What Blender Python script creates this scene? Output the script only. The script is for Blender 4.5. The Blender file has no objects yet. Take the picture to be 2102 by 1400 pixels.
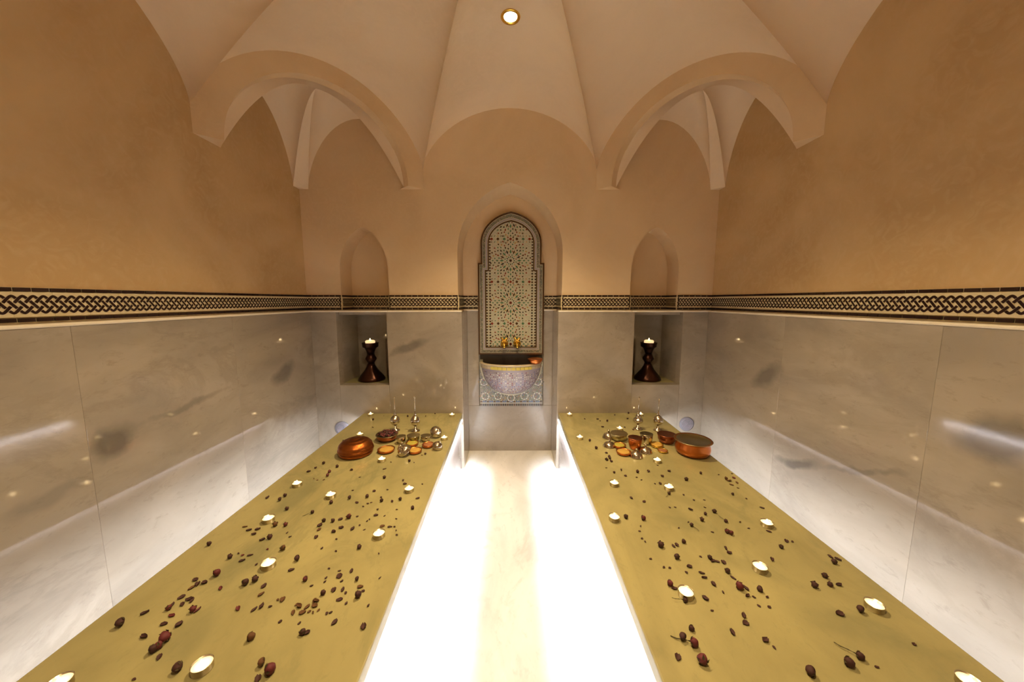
import bpy, bmesh, math, random
from mathutils import Vector, Matrix
from mathutils.geometry import tessellate_polygon
random.seed(7)
S = bpy.context.scene
COL = S.collection
PI = math.pi

# ------------------------------------------------------------------ camera, world, exposure
HC = 1.22                      # eye height above the floor
F = 700.0                      # focal length in pixels of a 2102 px wide frame
W, H = 2102.0, 1400.0
PITCH = math.atan(83.0 / F)
YAW = math.atan(-4.0 * math.cos(PITCH) / F)
cam_d = bpy.data.cameras.new('camera')
cam_d.sensor_width = 36.0
cam_d.lens = 36.0 * F / W
cam_d.clip_start = 0.02
cam = bpy.data.objects.new('camera', cam_d)
COL.objects.link(cam)
cam.location = (0, 0, HC)
cam.rotation_euler = (PI / 2 - PITCH, 0, YAW)
S.camera = cam
world = bpy.data.worlds.new('world')
S.world = world
world.use_nodes = True
world.node_tree.nodes['Background'].inputs[0].default_value = (1, 0.8, 0.6, 1)
world.node_tree.nodes['Background'].inputs[1].default_value = 0.0
S.view_settings.view_transform = 'Standard'
S.view_settings.look = 'None'
S.view_settings.gamma = 1.0
S.view_settings.use_curve_mapping = False
S.view_settings.exposure = 1.46
S.cycles.use_light_tree = False
S.cycles.max_bounces = 8
S.cycles.diffuse_bounces = 6
S.cycles.glossy_bounces = 4
S.cycles.sample_clamp_indirect = 5.0
LED_COL = (0.90, 1.0, 1.13)
LED_INNER, LED_OUTER = 11.0, 28.0
WARM = (1.0, 0.77, 0.42)
SPOT_W, SPOT_BACK = 74.0, 46.0

# ------------------------------------------------------------------ measuring
_fw = Vector((0, math.cos(PITCH), -math.sin(PITCH)))
_up = Vector((0, math.sin(PITCH), math.cos(PITCH)))
_R = Matrix.Rotation(YAW, 3, 'Z')
_fw, _up, _rt = _R @ _fw, _R @ _up, _R @ Vector((1, 0, 0))
def at(x, y, axis, v):
    """room point that the photograph shows at pixel (x, y), on the plane axis = v (world)"""
    d = _fw + _rt * ((x - W / 2) / F) - _up * ((y - H / 2) / F)
    i = 'XYZ'.index(axis)
    s = (v - (HC if i == 2 else 0)) / d[i]
    p = d * s
    return Vector((p.x, p.y, p.z + HC))

# ------------------------------------------------------------------ materials
def mat(name):
    m = bpy.data.materials.new(name); m.use_nodes = True
    nt = m.node_tree
    return m, nt, nt.nodes['Principled BSDF']
def simple(name, col, rough=0.5, metal=0.0, spec=0.5, noise=0.0, nscale=30.0, bump=0.0):
    m, nt, b = mat(name)
    b.inputs['Base Color'].default_value = (*col, 1)
    b.inputs['Roughness'].default_value = rough
    b.inputs['Metallic'].default_value = metal
    b.inputs['Specular IOR Level'].default_value = spec
    if noise or bump:
        tc = nt.nodes.new('ShaderNodeTexCoord')
        n = nt.nodes.new('ShaderNodeTexNoise'); n.inputs['Scale'].default_value = nscale; n.inputs['Detail'].default_value = 4
        nt.links.new(tc.outputs['Object'], n.inputs['Vector'])
        if noise:
            mx = nt.nodes.new('ShaderNodeMix'); mx.data_type = 'RGBA'
            mx.inputs[6].default_value = (*[c * (1 - noise) for c in col], 1)
            mx.inputs[7].default_value = (*[min(1, c * (1 + noise)) for c in col], 1)
            nt.links.new(n.outputs['Fac'], mx.inputs[0]); nt.links.new(mx.outputs[2], b.inputs['Base Color'])
        if bump:
            bp = nt.nodes.new('ShaderNodeBump'); bp.inputs['Strength'].default_value = bump; bp.inputs['Distance'].default_value = 0.002
            nt.links.new(n.outputs['Fac'], bp.inputs['Height']); nt.links.new(bp.outputs[0], b.inputs['Normal'])
    return m
def emit(name, col, strength):
    m = bpy.data.materials.new(name); m.use_nodes = True
    nt = m.node_tree; nt.nodes.clear()
    e = nt.nodes.new('ShaderNodeEmission'); o = nt.nodes.new('ShaderNodeOutputMaterial')
    e.inputs[0].default_value = (*col, 1); e.inputs[1].default_value = strength
    nt.links.new(e.outputs[0], o.inputs[0])
    return m
def ramp(nt, src, stops):
    r = nt.nodes.new('ShaderNodeValToRGB'); nt.links.new(src, r.inputs[0])
    el = r.color_ramp.elements
    while len(el) < len(stops): el.new(0.5)
    for e, (p, c) in zip(el, stops): e.position = p; e.color = (*c, 1) if len(c) == 3 else c
    return r.outputs[0]
def mixc(nt, fac, a, b, mode='MIX'):
    m = nt.nodes.new('ShaderNodeMix'); m.data_type = 'RGBA'; m.blend_type = mode
    if isinstance(fac, float): m.inputs[0].default_value = fac
    else: nt.links.new(fac, m.inputs[0])
    for s, v in ((6, a), (7, b)):
        if isinstance(v, tuple): m.inputs[s].default_value = (*v, 1)
        else: nt.links.new(v, m.inputs[s])
    return m.outputs[2]
def marble(name, base, vein, dark, rough, scale=1.0, vein_amt=0.75, smudges=()):
    m, nt, b = mat(name)
    L = nt.links.new
    g = nt.nodes.new('ShaderNodeNewGeometry'); oi = nt.nodes.new('ShaderNodeObjectInfo')
    mul = nt.nodes.new('ShaderNodeVectorMath'); mul.operation = 'SCALE'; mul.inputs[0].default_value = (7.3, 11.1, 5.7)
    L(oi.outputs['Random'], mul.inputs['Scale'])
    add = nt.nodes.new('ShaderNodeVectorMath'); add.operation = 'ADD'
    L(g.outputs['Position'], add.inputs[0]); L(mul.outputs[0], add.inputs[1])
    mp = nt.nodes.new('ShaderNodeMapping'); mp.inputs['Rotation'].default_value = (0.5, 0.6, 0.5)
    mp.inputs['Scale'].default_value = (scale, scale * 0.55, scale * 1.3)
    L(add.outputs[0], mp.inputs['Vector'])
    def noise(sc, det, dist, rg=0.55):
        n = nt.nodes.new('ShaderNodeTexNoise'); n.inputs['Scale'].default_value = sc; n.inputs['Detail'].default_value = det
        n.inputs['Distortion'].default_value = dist; n.inputs['Roughness'].default_value = rg
        L(mp.outputs[0], n.inputs['Vector']); return n.outputs['Fac']
    cloud = ramp(nt, noise(3.2, 7, 0.8), [(0.32, tuple(c * 0.74 for c in base)), (0.64, base)])
    v1 = noise(1.9, 8, 1.2, 0.65)
    line = ramp(nt, v1, [(0.46, (0, 0, 0)), (0.495, (1, 1, 1)), (0.505, (1, 1, 1)), (0.545, (0, 0, 0))])
    msk = ramp(nt, noise(1.1, 2, 0.2), [(0.47, (0, 0, 0)), (0.64, (vein_amt, vein_amt, vein_amt))])
    c1 = mixc(nt, mixc(nt, 1.0, line, msk, 'MULTIPLY'), cloud, vein)
    sp = ramp(nt, noise(26, 4, 0.4, 0.75), [(0.56, (0, 0, 0)), (0.70, (0.45, 0.45, 0.45))])
    c3 = mixc(nt, sp, c1, vein)
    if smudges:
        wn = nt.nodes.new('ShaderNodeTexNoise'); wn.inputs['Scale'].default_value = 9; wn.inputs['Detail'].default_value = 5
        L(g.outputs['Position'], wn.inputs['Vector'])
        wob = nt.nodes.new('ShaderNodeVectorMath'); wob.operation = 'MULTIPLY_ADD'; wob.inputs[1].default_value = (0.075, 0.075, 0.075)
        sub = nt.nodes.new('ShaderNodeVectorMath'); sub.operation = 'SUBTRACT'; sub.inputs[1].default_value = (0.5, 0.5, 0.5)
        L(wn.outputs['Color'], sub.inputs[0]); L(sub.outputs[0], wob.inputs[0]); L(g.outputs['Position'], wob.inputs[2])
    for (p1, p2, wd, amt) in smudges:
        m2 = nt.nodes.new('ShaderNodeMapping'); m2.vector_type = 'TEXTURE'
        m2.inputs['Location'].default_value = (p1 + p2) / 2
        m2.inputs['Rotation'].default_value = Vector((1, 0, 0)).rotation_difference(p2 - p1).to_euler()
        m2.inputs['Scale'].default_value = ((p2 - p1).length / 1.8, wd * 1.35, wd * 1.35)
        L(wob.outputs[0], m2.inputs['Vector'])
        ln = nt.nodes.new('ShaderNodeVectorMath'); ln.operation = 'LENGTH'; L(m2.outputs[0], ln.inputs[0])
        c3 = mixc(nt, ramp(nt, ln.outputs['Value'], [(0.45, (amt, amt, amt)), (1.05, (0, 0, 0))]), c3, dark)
    L(c3, b.inputs['Base Color'])
    b.inputs['Roughness'].default_value = rough
    b.inputs['Specular IOR Level'].default_value = 0.5
    return m
def plaster(name, a, b_, c):
    m, nt, b = mat(name)
    L = nt.links.new
    g = nt.nodes.new('ShaderNodeNewGeometry')
    def noise(sc, det, dist, rg=0.5):
        n = nt.nodes.new('ShaderNodeTexNoise'); n.inputs['Scale'].default_value = sc; n.inputs['Detail'].default_value = det
        n.inputs['Distortion'].default_value = dist; n.inputs['Roughness'].default_value = rg
        L(g.outputs['Position'], n.inputs['Vector']); return n.outputs['Fac']
    c1 = ramp(nt, noise(1.7, 6, 0.8), [(0.34, b_), (0.66, a)])
    c2 = mixc(nt, ramp(nt, noise(16, 5, 2.5), [(0.45, (0, 0, 0)), (0.75, (0.5, 0.5, 0.5))]), c1, c)
    L(c2, b.inputs['Base Color'])
    b.inputs['Roughness'].default_value = 0.5
    b.inputs['Specular IOR Level'].default_value = 0.28
    bp = nt.nodes.new('ShaderNodeBump'); bp.inputs['Strength'].default_value = 0.22; bp.inputs['Distance'].default_value = 0.006
    L(noise(9, 6, 1.5), bp.inputs['Height']); L(bp.outputs[0], b.inputs['Normal'])
    return m
M = {}
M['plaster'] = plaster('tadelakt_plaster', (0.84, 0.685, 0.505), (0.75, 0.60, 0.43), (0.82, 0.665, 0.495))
M['plaster_wall_shade'] = plaster('tan_shade_tadelakt', (0.76, 0.575, 0.36), (0.66, 0.48, 0.285), (0.73, 0.555, 0.35))  # wall tint; on the vault ribs it also puts shade into the colour
M['plaster_side'] = plaster('side_tadelakt', (0.64, 0.45, 0.235), (0.50, 0.33, 0.15), (0.62, 0.445, 0.245))  # plaster in a deeper, more orange tint for the side walls
def streak(a, b, axis, v, w, amt): return (at(*a, axis, v), at(*b, axis, v), w, amt)
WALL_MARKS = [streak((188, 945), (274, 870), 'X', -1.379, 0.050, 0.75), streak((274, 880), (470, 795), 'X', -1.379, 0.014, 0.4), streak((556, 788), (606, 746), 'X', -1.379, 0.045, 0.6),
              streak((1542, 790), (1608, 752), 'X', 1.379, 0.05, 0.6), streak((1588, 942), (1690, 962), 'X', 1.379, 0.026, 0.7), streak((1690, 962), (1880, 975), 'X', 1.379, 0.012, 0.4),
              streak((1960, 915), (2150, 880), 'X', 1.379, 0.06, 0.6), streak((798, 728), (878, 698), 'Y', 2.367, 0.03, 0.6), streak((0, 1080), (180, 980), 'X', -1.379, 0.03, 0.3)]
BENCH_MARKS = [streak((650, 975), (545, 1080), 'Z', 0.42, 0.05, 0.5), streak((560, 1095), (420, 1235), 'Z', 0.42, 0.055, 0.42), streak((700, 930), (790, 880), 'Z', 0.42, 0.05, 0.35), streak((430, 1240), (330, 1390), 'Z', 0.42, 0.05, 0.28), streak((735, 1010), (790, 935), 'Z', 0.42, 0.05, 0.28),
               streak((1440, 1130), (1640, 1200), 'Z', 0.42, 0.04, 0.22), streak((1600, 1240), (1900, 1330), 'Z', 0.42, 0.045, 0.22), streak((1340, 1060), (1480, 1090), 'Z', 0.42, 0.035, 0.2)]
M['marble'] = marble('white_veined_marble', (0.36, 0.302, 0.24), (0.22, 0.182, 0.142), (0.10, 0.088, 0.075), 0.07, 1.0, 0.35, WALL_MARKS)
M['floor'] = marble('floor_marble', (0.80, 0.76, 0.72), (0.50, 0.47, 0.44), (0.42, 0.39, 0.36), 0.16, 1.0, 0.5)
M['plinth'] = marble('plinth_marble', (0.30, 0.25, 0.23), (0.20, 0.165, 0.15), (0.10, 0.085, 0.075), 0.2, 1.0, 0.3)
M['bench'] = marble('bench_marble', (0.355, 0.302, 0.138), (0.235, 0.21, 0.10), (0.135, 0.133, 0.07), 0.24, 1.5, 0.5, BENCH_MARKS)
M['edge'] = simple('cream_marble_edge', (0.78, 0.70, 0.58), 0.2)
M['grout'] = simple('cream_grout', (0.62, 0.52, 0.33), 0.6, noise=0.1)
M['tile_cream'] = simple('cream_glaze', (0.64, 0.55, 0.36), 0.18, noise=0.12, nscale=20)
M['tile_black'] = simple('dark_brown_glaze', (0.022, 0.008, 0.008), 0.15)
M['copper'] = simple('copper', (0.56, 0.175, 0.045), 0.33, 1.0, noise=0.3, nscale=18, bump=0.3)
M['copper_box'] = simple('hammered_copper', (0.30, 0.085, 0.018), 0.38, 1.0, noise=0.35, nscale=40, bump=0.8)
M['copper_dark'] = simple('aged_copper', (0.34, 0.11, 0.05), 0.34, 1.0, noise=0.3, nscale=25, bump=0.3)
M['tin'] = simple('tinned_inside', (0.42, 0.36, 0.20), 0.3, 1.0, noise=0.2)
M['silver'] = simple('silver', (0.58, 0.51, 0.40), 0.2, 1.0, bump=0.25, nscale=60)
M['brass'] = simple('brass', (0.86, 0.55, 0.10), 0.25, 1.0)
M['bronze'] = simple('dark_bronze', (0.045, 0.016, 0.010), 0.28, 0.85, noise=0.3)
M['henna'] = simple('ochre_powder', (0.46, 0.26, 0.045), 0.8, noise=0.15, nscale=60, bump=0.4)
M['mustard'] = simple('yellow_green_powder', (0.36, 0.29, 0.035), 0.8, noise=0.15, nscale=60, bump=0.4)
M['clay'] = simple('terracotta_paste', (0.28, 0.10, 0.035), 0.6, noise=0.2, nscale=50, bump=0.4)
M['dark_paste'] = simple('black_soap', (0.030, 0.016, 0.010), 0.65)
M['water'] = simple('basin_water', (0.012, 0.014, 0.010), 0.05)
M['pot_water'] = simple('pot_water', (0.22, 0.18, 0.06), 0.06)
M['rose'] = simple('dried_rose_dark', (0.045, 0.011, 0.008), 0.75, noise=0.4, nscale=200)
M['rose_red'] = simple('dried_rose_red', (0.10, 0.010, 0.013), 0.7, noise=0.4, nscale=200)
M['rose_brown'] = simple('dried_rose_brown', (0.10, 0.038, 0.010), 0.8, noise=0.3, nscale=200)
M['stem'] = simple('dried_stem', (0.045, 0.033, 0.010), 0.8)
M['alu'] = simple('tealight_cup', (0.75, 0.66, 0.5), 0.3, 1.0)
M['wax'] = simple('wax', (0.95, 0.80, 0.55), 0.5)
M['wax'].node_tree.nodes['Principled BSDF'].inputs['Emission Color'].default_value = (1.0, 0.66, 0.32, 1)
M['wax'].node_tree.nodes['Principled BSDF'].inputs['Emission Strength'].default_value = 0.38  # glow put into the wax in place of the flame's light
M['flame'] = emit('flame', (1.0, 0.72, 0.36), 14.0)
for n_ in ('wax', 'flame'): M[n_].cycles.emission_sampling = 'NONE'
M['led_inner'] = emit('led_diffuser_aisle', LED_COL, 2.0)
M['led_outer'] = emit('led_diffuser_wall', LED_COL, LED_OUTER)
M['lamp_glow'] = emit('lamp_glow', (1.0, 0.86, 0.55), 7.0)
for n_ in ('lamp_glow', 'led_inner'): M[n_].cycles.emission_sampling = 'NONE'
Z = {}
for n, c in dict(cream=(0.56, 0.52, 0.37), green=(0.07, 0.16, 0.08), dark=(0.035, 0.025, 0.02), red=(0.22, 0.035, 0.02), ochre=(0.48, 0.25, 0.05),
                 blue=(0.10, 0.13, 0.24), grey=(0.22, 0.20, 0.15), white=(0.72, 0.69, 0.60), lilac=(0.34, 0.29, 0.33), sand=(0.50, 0.40, 0.26),
                 brown=(0.07, 0.03, 0.012), yellow=(0.56, 0.45, 0.10)).items():
    Z[n] = simple('zellige_' + n, c, 0.2, noise=0.12, nscale=40)

# ------------------------------------------------------------------ mesh helpers
class MB:
    def __init__(s): s.v, s.f, s.m, s.sm = [], [], [], []
    def add(s, vs, fs, mi=0, smooth=False):
        o = len(s.v); s.v += [tuple(p) for p in vs]
        for f in fs: s.f.append(tuple(i + o for i in f)); s.m.append(mi); s.sm.append(smooth)
        return s
    def box(s, x0, x1, y0, y1, z0, z1, mi=0):
        v = [(x, y, z) for z in (z0, z1) for y in (y0, y1) for x in (x0, x1)]
        return s.add(v, [(0, 2, 3, 1), (4, 5, 7, 6), (0, 1, 5, 4), (2, 6, 7, 3), (0, 4, 6, 2), (1, 3, 7, 5)], mi)
    def lathe(s, prof, n=24, mi=0, c=(0, 0, 0), flute=0, fl=0.0, smooth=True):
        vs, fs = [], []
        for r, z in prof:
            for k in range(n):
                a = 2 * PI * k / n
                rr = r * (1 + (fl * math.cos(flute * a) if flute else 0))
                vs.append((c[0] + rr * math.cos(a), c[1] + rr * math.sin(a), c[2] + z))
        for i in range(len(prof) - 1):
            for k in range(n):
                fs.append((i * n + k, i * n + (k + 1) % n, (i + 1) * n + (k + 1) % n, (i + 1) * n + k))
        if prof[0][0] > 1e-6: fs.append(tuple(reversed(range(n))))
        if prof[-1][0] > 1e-6: fs.append(tuple(range((len(prof) - 1) * n, len(prof) * n)))
        return s.add(vs, fs, mi, smooth)
    def tube(s, pts, r, n=8, mi=0):
        pts = [Vector(p) for p in pts]; vs, fs = [], []
        for i, p in enumerate(pts):
            t = (pts[min(i + 1, len(pts) - 1)] - pts[max(i - 1, 0)]).normalized()
            a = t.cross(Vector((0, 0, 1)));  a = a if a.length > 1e-3 else t.cross(Vector((1, 0, 0)))
            a.normalize(); b = t.cross(a)
            rr = r[i] if isinstance(r, (list, tuple)) else r
            vs += [p + (a * math.cos(2 * PI * k / n) + b * math.sin(2 * PI * k / n)) * rr for k in range(n)]
        for i in range(len(pts) - 1):
            for k in range(n): fs.append((i * n + k, i * n + (k + 1) % n, (i + 1) * n + (k + 1) % n, (i + 1) * n + k))
        fs.append(tuple(range(n))); fs.append(tuple(range((len(pts) - 1) * n, len(pts) * n)))
        return s.add(vs, fs, mi, True)
    def grid(s, rows, mi=0, smooth=True):
        n = len(rows[0]); vs = [p for r in rows for p in r]
        return s.add(vs, [(i * n + j, i * n + j + 1, (i + 1) * n + j + 1, (i + 1) * n + j) for i in range(len(rows) - 1) for j in range(n - 1)], mi, smooth)
    def poly(s, pts, mi=0):
        pts = [Vector(p) for p in pts]
        return s.add(pts, [tuple(t) for t in tessellate_polygon([pts])], mi)
    def mesh(s, name, mats):
        me = bpy.data.meshes.new(name); me.from_pydata(s.v, [], s.f)
        for m in (mats if isinstance(mats, (list, tuple)) else [mats]): me.materials.append(m)
        me.polygons.foreach_set('material_index', s.m); me.polygons.foreach_set('use_smooth', s.sm)
        bm = bmesh.new(); bm.from_mesh(me); bmesh.ops.recalc_face_normals(bm, faces=bm.faces[:]); bm.to_mesh(me); bm.free()
        me.update(); return me
    def build(s, name, mats, parent=None, loc=None, rot=None, bevel=0.0, merge=False):
        me = s.mesh(name, mats)
        if merge:
            bm = bmesh.new(); bm.from_mesh(me); bmesh.ops.remove_doubles(bm, verts=bm.verts[:], dist=1e-5); bmesh.ops.recalc_face_normals(bm, faces=bm.faces[:]); bm.to_mesh(me); bm.free()
        if bevel: bevel_mesh(me, bevel)
        return link(name, me, parent, loc, rot)
def bevel_mesh(me, w, seg=2):
    bm = bmesh.new(); bm.from_mesh(me)
    bmesh.ops.bevel(bm, geom=bm.edges[:], offset=w, segments=seg, affect='EDGES', profile=0.5)
    bm.to_mesh(me); bm.free(); me.update()
def link(name, me, parent=None, loc=None, rot=None):
    o = bpy.data.objects.new(name, me); COL.objects.link(o)
    if parent: o.parent = parent
    if loc is not None: o.location = loc
    if rot is not None: o.rotation_euler = rot
    return o
def tag(o, label=None, cat=None, group=None, kind=None):
    for k, v in (('label', label), ('category', cat), ('group', group), ('kind', kind)):
        if v: o[k] = v
    return o
def thing(name, loc, label, cat, group=None, rz=0.0, rot=None):
    o = link(name, None, None, loc, rot or (0, 0, rz))
    return tag(o, label, cat, group)
def struct(name, label=None, cat=None):
    o = link(name, None); return tag(o, label, cat, kind='structure')
def copy_tree(o, parent=None):
    c = o.copy(); COL.objects.link(c)
    if parent: c.parent = parent
    for ch in o.children: copy_tree(ch, c)
    return c

# ------------------------------------------------------------------ room dimensions
XP, XM = 1.425, 1.379          # plaster and marble faces of the side walls
DP, DM = 2.417, 2.367          # plaster and marble faces of the end wall
DR = 2.690                     # rear of the fountain niche (plaster); marble there at 2.667
YF = -0.36                     # wall behind the viewer
ZL = HC - 0.080                # top of marble
ZB = HC - 0.800                # bench top
YC = 1.03                      # centre of the vault
NC, NZS, NZA = 0.365, HC + 0.33, HC + 0.795          # fountain niche: half width, springing, apex
SN = [(-1.182, -0.847), (0.845, 1.178)]              # side niches
SZS, SZA, SDEP = HC + 0.20, HC + 0.502, 0.17

def pointed(x0, x1, zs, za, n=14, e=0.35):
    """points of a pointed arch from (x0, zs) over the apex to (x1, zs)"""
    cx, hw = (x0 + x1) / 2, (x1 - x0) / 2
    R_ = hw * (1 + e); amax = math.acos(hw * e / R_); hh = R_ * math.sin(amax)
    half = [(R_ * math.cos(amax * k / n) - hw * e, R_ * math.sin(amax * k / n) / hh) for k in range(n + 1)]
    L_ = [(cx - x, zs + (za - zs) * z) for x, z in half]
    R2 = [(cx + x, zs + (za - zs) * z) for x, z in reversed(half[:-1])]
    return L_ + R2

# ------------------------------------------------------------------ floor
mb = MB()
mb.box(-XP, XP, YF, DP, -0.05, 0.0)
mb.box(-0.36, 0.36, DP, DR, -0.05, 0.0)
fl = mb.build('floor', M['floor']); tag(fl, 'pale polished marble floor of the sunken aisle', 'floor', kind='structure')

# ------------------------------------------------------------------ end wall with its three niches
wall_back = struct('wall_back', 'tan plaster end wall with three pointed niches and marble dado', 'wall')
arcs = []
notch = []
def opening(x0, x1, zs, za): return [(x0, ZL)] + pointed(x0, x1, zs, za) + [(x1, ZL)]
o_l, o_c, o_r = opening(SN[0][0], SN[0][1], SZS, SZA), opening(-NC, NC, NZS, NZA), opening(SN[1][0], SN[1][1], SZS, SZA)
ZT = HC + 1.45
outline = [(-XP, ZL)] + o_l + o_c + o_r + [(XP, ZL), (XP, ZT), (-XP, ZT)]
mb = MB()
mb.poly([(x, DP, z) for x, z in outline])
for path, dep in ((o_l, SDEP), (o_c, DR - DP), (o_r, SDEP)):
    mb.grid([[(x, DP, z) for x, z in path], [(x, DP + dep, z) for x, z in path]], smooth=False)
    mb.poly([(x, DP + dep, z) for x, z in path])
mb.build('plaster_face', M['plaster_wall_shade'], wall_back)

# marble cladding, each slab its own piece
def slab_piece(parent, x0, x1, y0, y1, z0, z1, name='marble_panel', m='marble', bev=0.0016, g=0.0009):
    mb = MB(); dims = [x0, x1, y0, y1, z0, z1]
    mb.box(*dims)
    return mb.build(name, M[m], parent, bevel=bev)
for s in (-1, 1):
    i = 0 if s < 0 else 1
    nx0, nx1 = sorted((s * 1.205, s * 0.856)) if s < 0 else sorted((s * 0.866, s * 1.205))
    xo, xi = s * XM, s * 0.335
    zn = HC - 0.595
    a, b = sorted((xo, nx0 if s < 0 else nx1)); slab_piece(wall_back, a, b, DM, DP + 0.02, 0, ZL)
    slab_piece(wall_back, nx0 + 0.0005, nx1 - 0.0005, DM, DP + 0.02, 0, zn)
    a, b = sorted((nx1 if s < 0 else nx0, xi)); slab_piece(wall_back, a, b, DM, DP + 0.02, 0, ZL)
    # lining of the lower niche
    yb = DM + 0.33
    mb = MB()
    mb.box(nx0 - 0.02, nx1 + 0.02, yb, yb + 0.02, zn - 0.02, ZL)
    mb.box(nx0 - 0.02, nx0 - 0.0008, DP + 0.019, yb, zn - 0.02, ZL)
    mb.box(nx1 + 0.0008, nx1 + 0.02, DP + 0.019, yb, zn - 0.02, ZL)
    mb.build('niche_lining', M['marble'], wall_back)
    mb = MB(); mb.box(nx0 - 0.0008, nx1 + 0.0008, DP + 0.019, yb, zn - 0.02, zn - 0.0006); mb.build('niche_sill', M['bench'], wall_back)
    mb = MB(); mb.box(nx0 - 0.01, nx1 + 0.01, DP - 0.0, yb, ZL - 0.02, ZL + 0.004); mb.build('niche_shelf', M['marble'], wall_back)
    # reveal of the fountain niche
    a, b = sorted((s * 0.335, s * 0.365)); slab_piece(wall_back, a, b, DP + 0.02, DR - 0.003, 0, ZL)
slab_piece(wall_back, -0.335, -0.247, 2.667, DR, HC - 0.838, ZL)
slab_piece(wall_back, 0.263, 0.335, 2.667, DR, HC - 0.838, ZL)
slab_piece(wall_back, -0.335, 0.335, 2.667, DR, 0, HC - 0.839)
slab_piece(wall_back, -0.247, 0.263, 2.682, DR, HC - 0.838, ZL)
def ledge(parent, x0, x1, y0, y1):
    mb = MB(); mb.box(x0, x1, y0, y1, ZL, ZL + 0.012); return mb.build('marble_ledge', M['edge'], parent, bevel=0.004)
ledge(wall_back, -XM, SN[0][0], DM - 0.004, DP); ledge(wall_back, SN[0][1], -0.335, DM - 0.004, DP)
ledge(wall_back, 0.335, SN[1][0], DM - 0.004, DP); ledge(wall_back, SN[1][1], XM, DM - 0.004, DP)
ledge(wall_back, SN[0][0], SN[0][1], DM - 0.004, DP + SDEP); ledge(wall_back, SN[1][0], SN[1][1], DM - 0.004, DP + SDEP)
ledge(wall_back, -0.365, -0.247, 2.66, DR); ledge(wall_back, 0.263, 0.365, 2.66, DR)

# ------------------------------------------------------------------ side walls and the wall behind the viewer
def side_wall(s):
    w = struct('wall_left' if s < 0 else 'wall_right', 'tan plaster %s wall above polished white marble slabs' % ('left' if s < 0 else 'right'), 'wall')
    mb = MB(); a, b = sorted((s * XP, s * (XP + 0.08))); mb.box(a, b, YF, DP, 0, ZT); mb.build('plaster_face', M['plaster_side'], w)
    ys = [YF, -0.17, 0.45, 1.075, 1.70, DM + 0.01]
    for y0, y1 in zip(ys[:-1], ys[1:]):
        a, b = sorted((s * XM, s * XP)); slab_piece(w, a, b, y0, y1, 0, ZL)
    a, b = sorted((s * (XM - 0.004), s * XP)); ledge(w, a, b, YF, DM)
    return w
wall_left, wall_right = side_wall(-1), side_wall(1)
wf = struct('wall_front', 'tan plaster wall with marble dado behind the viewer', 'wall')
mb = MB(); mb.box(-XP, XP, YF - 0.08, YF, 0, ZT); mb.build('plaster_face', M['plaster_wall_shade'], wf)
for x0, x1 in ((-XM, -0.46), (-0.46, 0.46), (0.46, XM)): slab_piece(wf, x0, x1, YF, YF + 0.045, 0, ZL)

# ------------------------------------------------------------------ braided tile frieze
P_ = 0.0225
def frieze_tile_mesh():
    mb = MB(); Lt = 4 * P_; hh = 0.0365
    mb.box(0, Lt - 0.0006, -0.004, 0, -hh, hh, 0)
    A, k, wdt = 0.0245, 0.95, 0.0037
    def zz(x, ph): return A * math.asin(k * math.sin(2 * PI * (x / (4 * P_) + ph / 4.0))) / math.asin(k)
    n = 44; dx = Lt / n
    for ph in range(4):
        prev = None
        for q in range(n + 1):
            x = q * dx; z = zz(x, ph); sl = (zz(x + 1e-4, ph) - z) / 1e-4
            hide = False
            for p2 in range(4):
                if p2 == ph: continue
                z2 = zz(x, p2); s2 = (zz(x + 1e-4, p2) - z2) / 1e-4
                if s2 * sl < -0.15 and abs(z - z2) < 0.0072:
                    zc = (z + z2) / 2
                    over_desc = abs(zc) < A * 0.28
                    if (sl < 0) != over_desc: hide = True
            nn = Vector((-sl, 1)).normalized() * wdt
            cur = None if hide else ((x + nn.x, -0.0052, z + nn.y), (x - nn.x, -0.0052, z - nn.y))
            if prev and cur: mb.add([prev[0], prev[1], cur[1], cur[0]], [(0, 1, 2, 3)], 1)
            prev = cur
    return mb.mesh('braided_tile', [M['tile_cream'], M['tile_black']])
tile_me = frieze_tile_mesh()
mb = MB(); mb.box(0.0018, 0.0377, -0.0045, 0, -0.0055, 0.0055); strip_me = mb.mesh('border_tile', M['tile_black'])
mb = MB(); mb.box(-0.003, 0.003, -0.005, 0, -0.0365, 0.0365); post_me = mb.mesh('end_tile', M['tile_black'])
ZF = HC - 0.0115                # mid height of the frieze
def frieze(parent, p0, p1, ends=(False, False), start=0.0):
    p0, p1 = Vector((p0[0], p0[1], 0)), Vector((p1[0], p1[1], 0))
    d = p1 - p0; L_ = d.length; rz = math.atan2(d.y, d.x); u = d / L_
    nrm = Vector((u.y, -u.x, 0))
    mb = MB(); mb.box(0, L_, 0.0, 0.003, -0.0555, 0.050); g = mb.build('grout_bed', M['grout'], parent, p0 + nrm * 0.0031 + Vector((0, 0, ZF)), (0, 0, rz))
    base = p0 + nrm * 0.0032
    n = max(1, round(L_ / (4 * P_))); sx = L_ / n / (4 * P_)
    for k in range(n):
        o = link('braided_tile', tile_me, parent, base + u * (k * L_ / n) + Vector((0, 0, ZF)), (0, 0, rz)); o.scale = (sx, 1, 1)
    m_ = max(1, round(L_ / 0.0395)); sx = L_ / m_ / 0.0395
    for dz in (0.0435, -0.0455):
        for k in range(m_):
            o = link('border_tile', strip_me, parent, base + u * (k * L_ / m_) + Vector((0, 0, ZF + dz)), (0, 0, rz)); o.scale = (sx * random.uniform(0.97, 1.0), 1, 1)
    for e, t in ((0, 0.006), (1, L_ - 0.006)):
        if ends[e]: link('end_tile', post_me, parent, base + u * t + nrm * 0.0012 + Vector((0, 0, ZF)), (0, 0, rz))
frieze(wall_left, (-XP, 0.0), (-XP, DP))
frieze(wall_right, (XP, DP), (XP, 0.0))
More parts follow.
